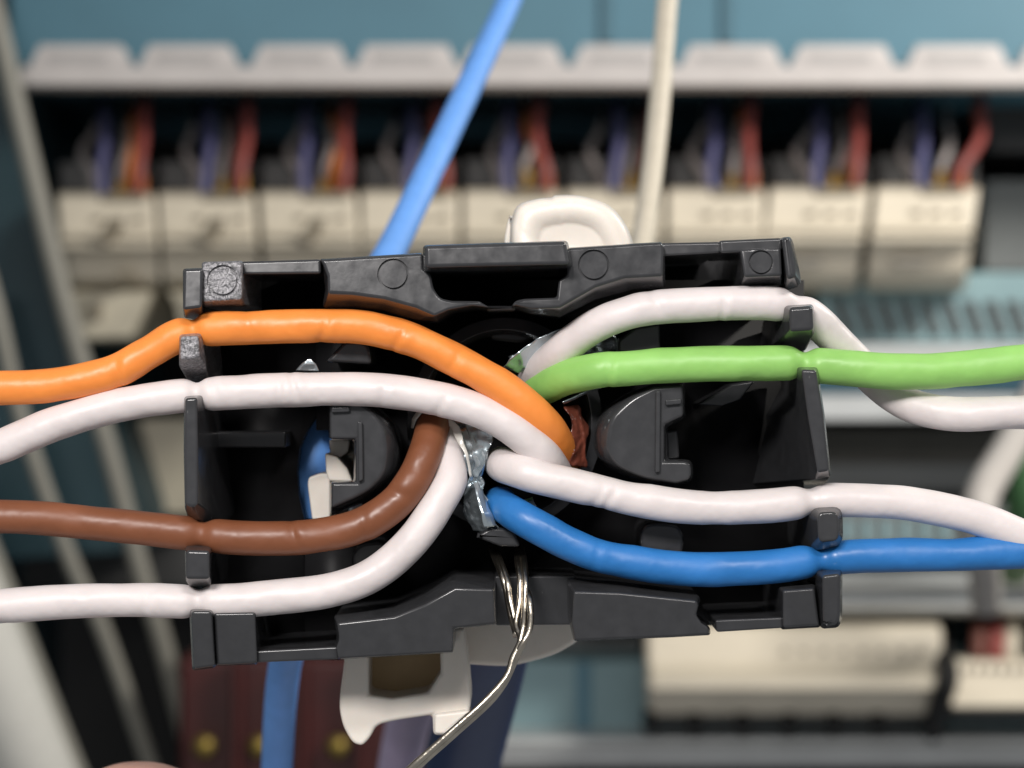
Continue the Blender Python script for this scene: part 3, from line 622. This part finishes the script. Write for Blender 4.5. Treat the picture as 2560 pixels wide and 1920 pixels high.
foil('foil_fold', [((945, 880, 3.4), (1020, 885, 3.0)), ((965, 925, 2.8), (1068, 930, 2.4)), ((990, 985, 2.3), (1052, 990, 2.2)), ((1012, 1030, 2.4), (1040, 1030, 2.6)), ((1002, 1065, 2.6), (1048, 1060, 2.3)), ((1006, 1100, 2.8), (1062, 1105, 2.0)), ((1026, 1138, 2.8), (1080, 1142, 1.9))])
foil('foil_edge', [((950, 898, 2.6), (964, 896, 2.4)), ((976, 928, 2.2), (994, 922, 2.1)), ((990, 955, 1.9), (1000, 948, 1.9)), ((1006, 985, 1.7), (1012, 983, 1.8)), ((1016, 1030, 1.8), (1021, 1030, 1.9))], M['film'], nx=4, amp=0.004)
foil('foil_edge', [((1022, 1040, 1.9), (1034, 1038, 2.0)), ((1030, 1075, 1.6), (1046, 1074, 1.8)), ((1040, 1110, 1.4), (1062, 1108, 1.6)), ((1046, 1140, 1.5), (1074, 1136, 1.6))], nx=4, amp=0.006)
foil('foil_leaf', [((1086, 792, 2.4), (1118, 806, 3.0)), ((1120, 762, 2.2), (1150, 800, 3.0)), ((1160, 732, 2.2), (1190, 770, 2.9)), ((1205, 712, 2.2), (1222, 740, 2.7)), ((1258, 697, 2.2), (1262, 708, 2.4))])
foil('foil_fold', [((1100, 770, 4.2), (1140, 830, 4.2)), ((1170, 740, 4.4), (1200, 800, 4.4)), ((1240, 720, 4.6), (1260, 770, 4.6)), ((1330, 725, 4.6), (1345, 765, 4.6))])
foil('foil_edge', [((1215, 868, 1.8), (1218, 874, 2.0)), ((1240, 856, 2.0), (1243, 862, 2.1)), ((1262, 845, 2.2), (1266, 850, 2.3)), ((1295, 836, 2.6), (1298, 839, 2.6))], nx=3, amp=0.003)
foil('foil_edge', [((1130, 1078, 2.6), (1140, 1100, 2.2)), ((1148, 1072, 2.8), (1160, 1098, 2.3))], nx=4)
foil('red_brown_fold', [((1222, 878, 2.6), (1248, 874, 3.0)), ((1232, 910, 2.2), (1262, 905, 3.0)), ((1240, 945, 2.2), (1270, 940, 3.0)), ((1240, 975, 2.4), (1266, 968, 3.0)), ((1225, 1005, 2.4), (1266, 1010, 3.0))], M['foil_reflect'], amp=0.014)
foil('foil_fold', [((1000, 900, 2.7), (1072, 915, 2.2)), ((1016, 950, 2.3), (1062, 958, 2.0)), ((1024, 1000, 2.1), (1046, 1004, 2.0)), ((1020, 1030, 2.2), (1032, 1032, 2.2))])
foil('foil_fold', [((1012, 1046, 2.6), (1030, 1040, 2.2)), ((1000, 1085, 2.6), (1032, 1080, 1.9)), ((1008, 1120, 2.6), (1050, 1126, 1.9)), ((1024, 1146, 2.8), (1060, 1150, 2.2))])
foil('film_end', [((640, 800, 1.9), (690, 802, 1.9)), ((654, 784, 1.8), (684, 786, 1.8)), ((664, 776, 1.8), (672, 776, 1.8))], nx=5, amp=0.008)
foil('film_edge', [((888, 925, 2.6), (894, 925, 2.4)), ((890, 905, 2.4), (900, 908, 2.2)), ((900, 888, 2.4), (912, 892, 2.2)), ((920, 878, 2.4), (930, 884, 2.2))], M['film'], nx=3, amp=0.003)

# ================================================================== DRAIN WIRE
dw = empty('drain_wire', P(1290, 1560, 1.5), 'bare twisted drain wire hanging from the centre to the bottom edge', 'drain wire')
for pts in ([(1228, 1370, 4.6), (1240, 1400, 2.6), (1256, 1440, 1.6), (1266, 1475, 1.4), (1278, 1540, 1.2), (1292, 1590, .7)],
            [(1236, 1370, 4.6), (1250, 1402, 2.4), (1268, 1450, 1.4), (1276, 1500, 1.2), (1290, 1560, .9), (1300, 1590, .7)],
            [(1296, 1370, 4.6), (1294, 1400, 2.4), (1300, 1440, 1.4), (1300, 1500, 1.1), (1290, 1560, .8), (1302, 1600, .4), (1282, 1646, .1), (1266, 1692, -.2), (1214, 1752, -.5), (1141, 1818, -.6), (1069, 1882, -.6), (1020, 1926, -.5), (930, 2010, 0), (800, 2120, 2)],
            [(1304, 1370, 4.6), (1310, 1402, 2.2), (1314, 1450, 1.2), (1312, 1520, .9), (1308, 1570, .5), (1296, 1626, .3), (1284, 1660, .2), (1262, 1708, 0), (1222, 1758, -.2), (1149, 1824, -.3), (1077, 1888, -.3), (1026, 1934, -.2), (940, 2014, .3), (812, 2122, 2.2)],
            [(1318, 1480, 1.4), (1323, 1496, .8), (1327, 1540, .5), (1322, 1580, .2), (1306, 1612, .1), (1288, 1650, .3), (1270, 1690, .1)]):
    tube('strand', pts, 8.5, M['tin'], dw, 12, 0.012, 0.10, disp=False)

# ================================================================== FINGERTIP BELOW
bm = bmesh.new(); rows = []
cx = 345
for (y, r, s, dd) in ((1909, 14, .8, 9), (1911, 55, .8, 9), (1917, 78, .82, 9), (1930, 112, .85, 9), (1960, 168, .88, 9), (2010, 236, .9, 9.4), (2090, 300, .92, 10), (2220, 345, .93, 11), (2420, 365, .94, 13), (2600, 370, .96, 15), (2700, 385, .98, 16.5), (2800, 380, .96, 18), (3100, 390, .98, 24), (3500, 420, 1, 34)):
    rows.append([bm.verts.new(P(cx + (y - 1909) * .10, y, dd) + Vector((r * K * 1.12 * math.cos(2 * math.pi * k / 28), r * s * K * 1.12 * math.sin(2 * math.pi * k / 28), 0))) for k in range(28)])
for a, b in zip(rows, rows[1:]):
    for k in range(28): bm.faces.new((a[k], a[(k + 1) % 28], b[(k + 1) % 28], b[k]))
bm.faces.new(rows[0]); bm.faces.new(list(reversed(rows[-1])))
pe = link('person', bm, M['skin'])
tag(pe, 'tip of a bare finger just showing at the bottom edge, lower left', 'person')
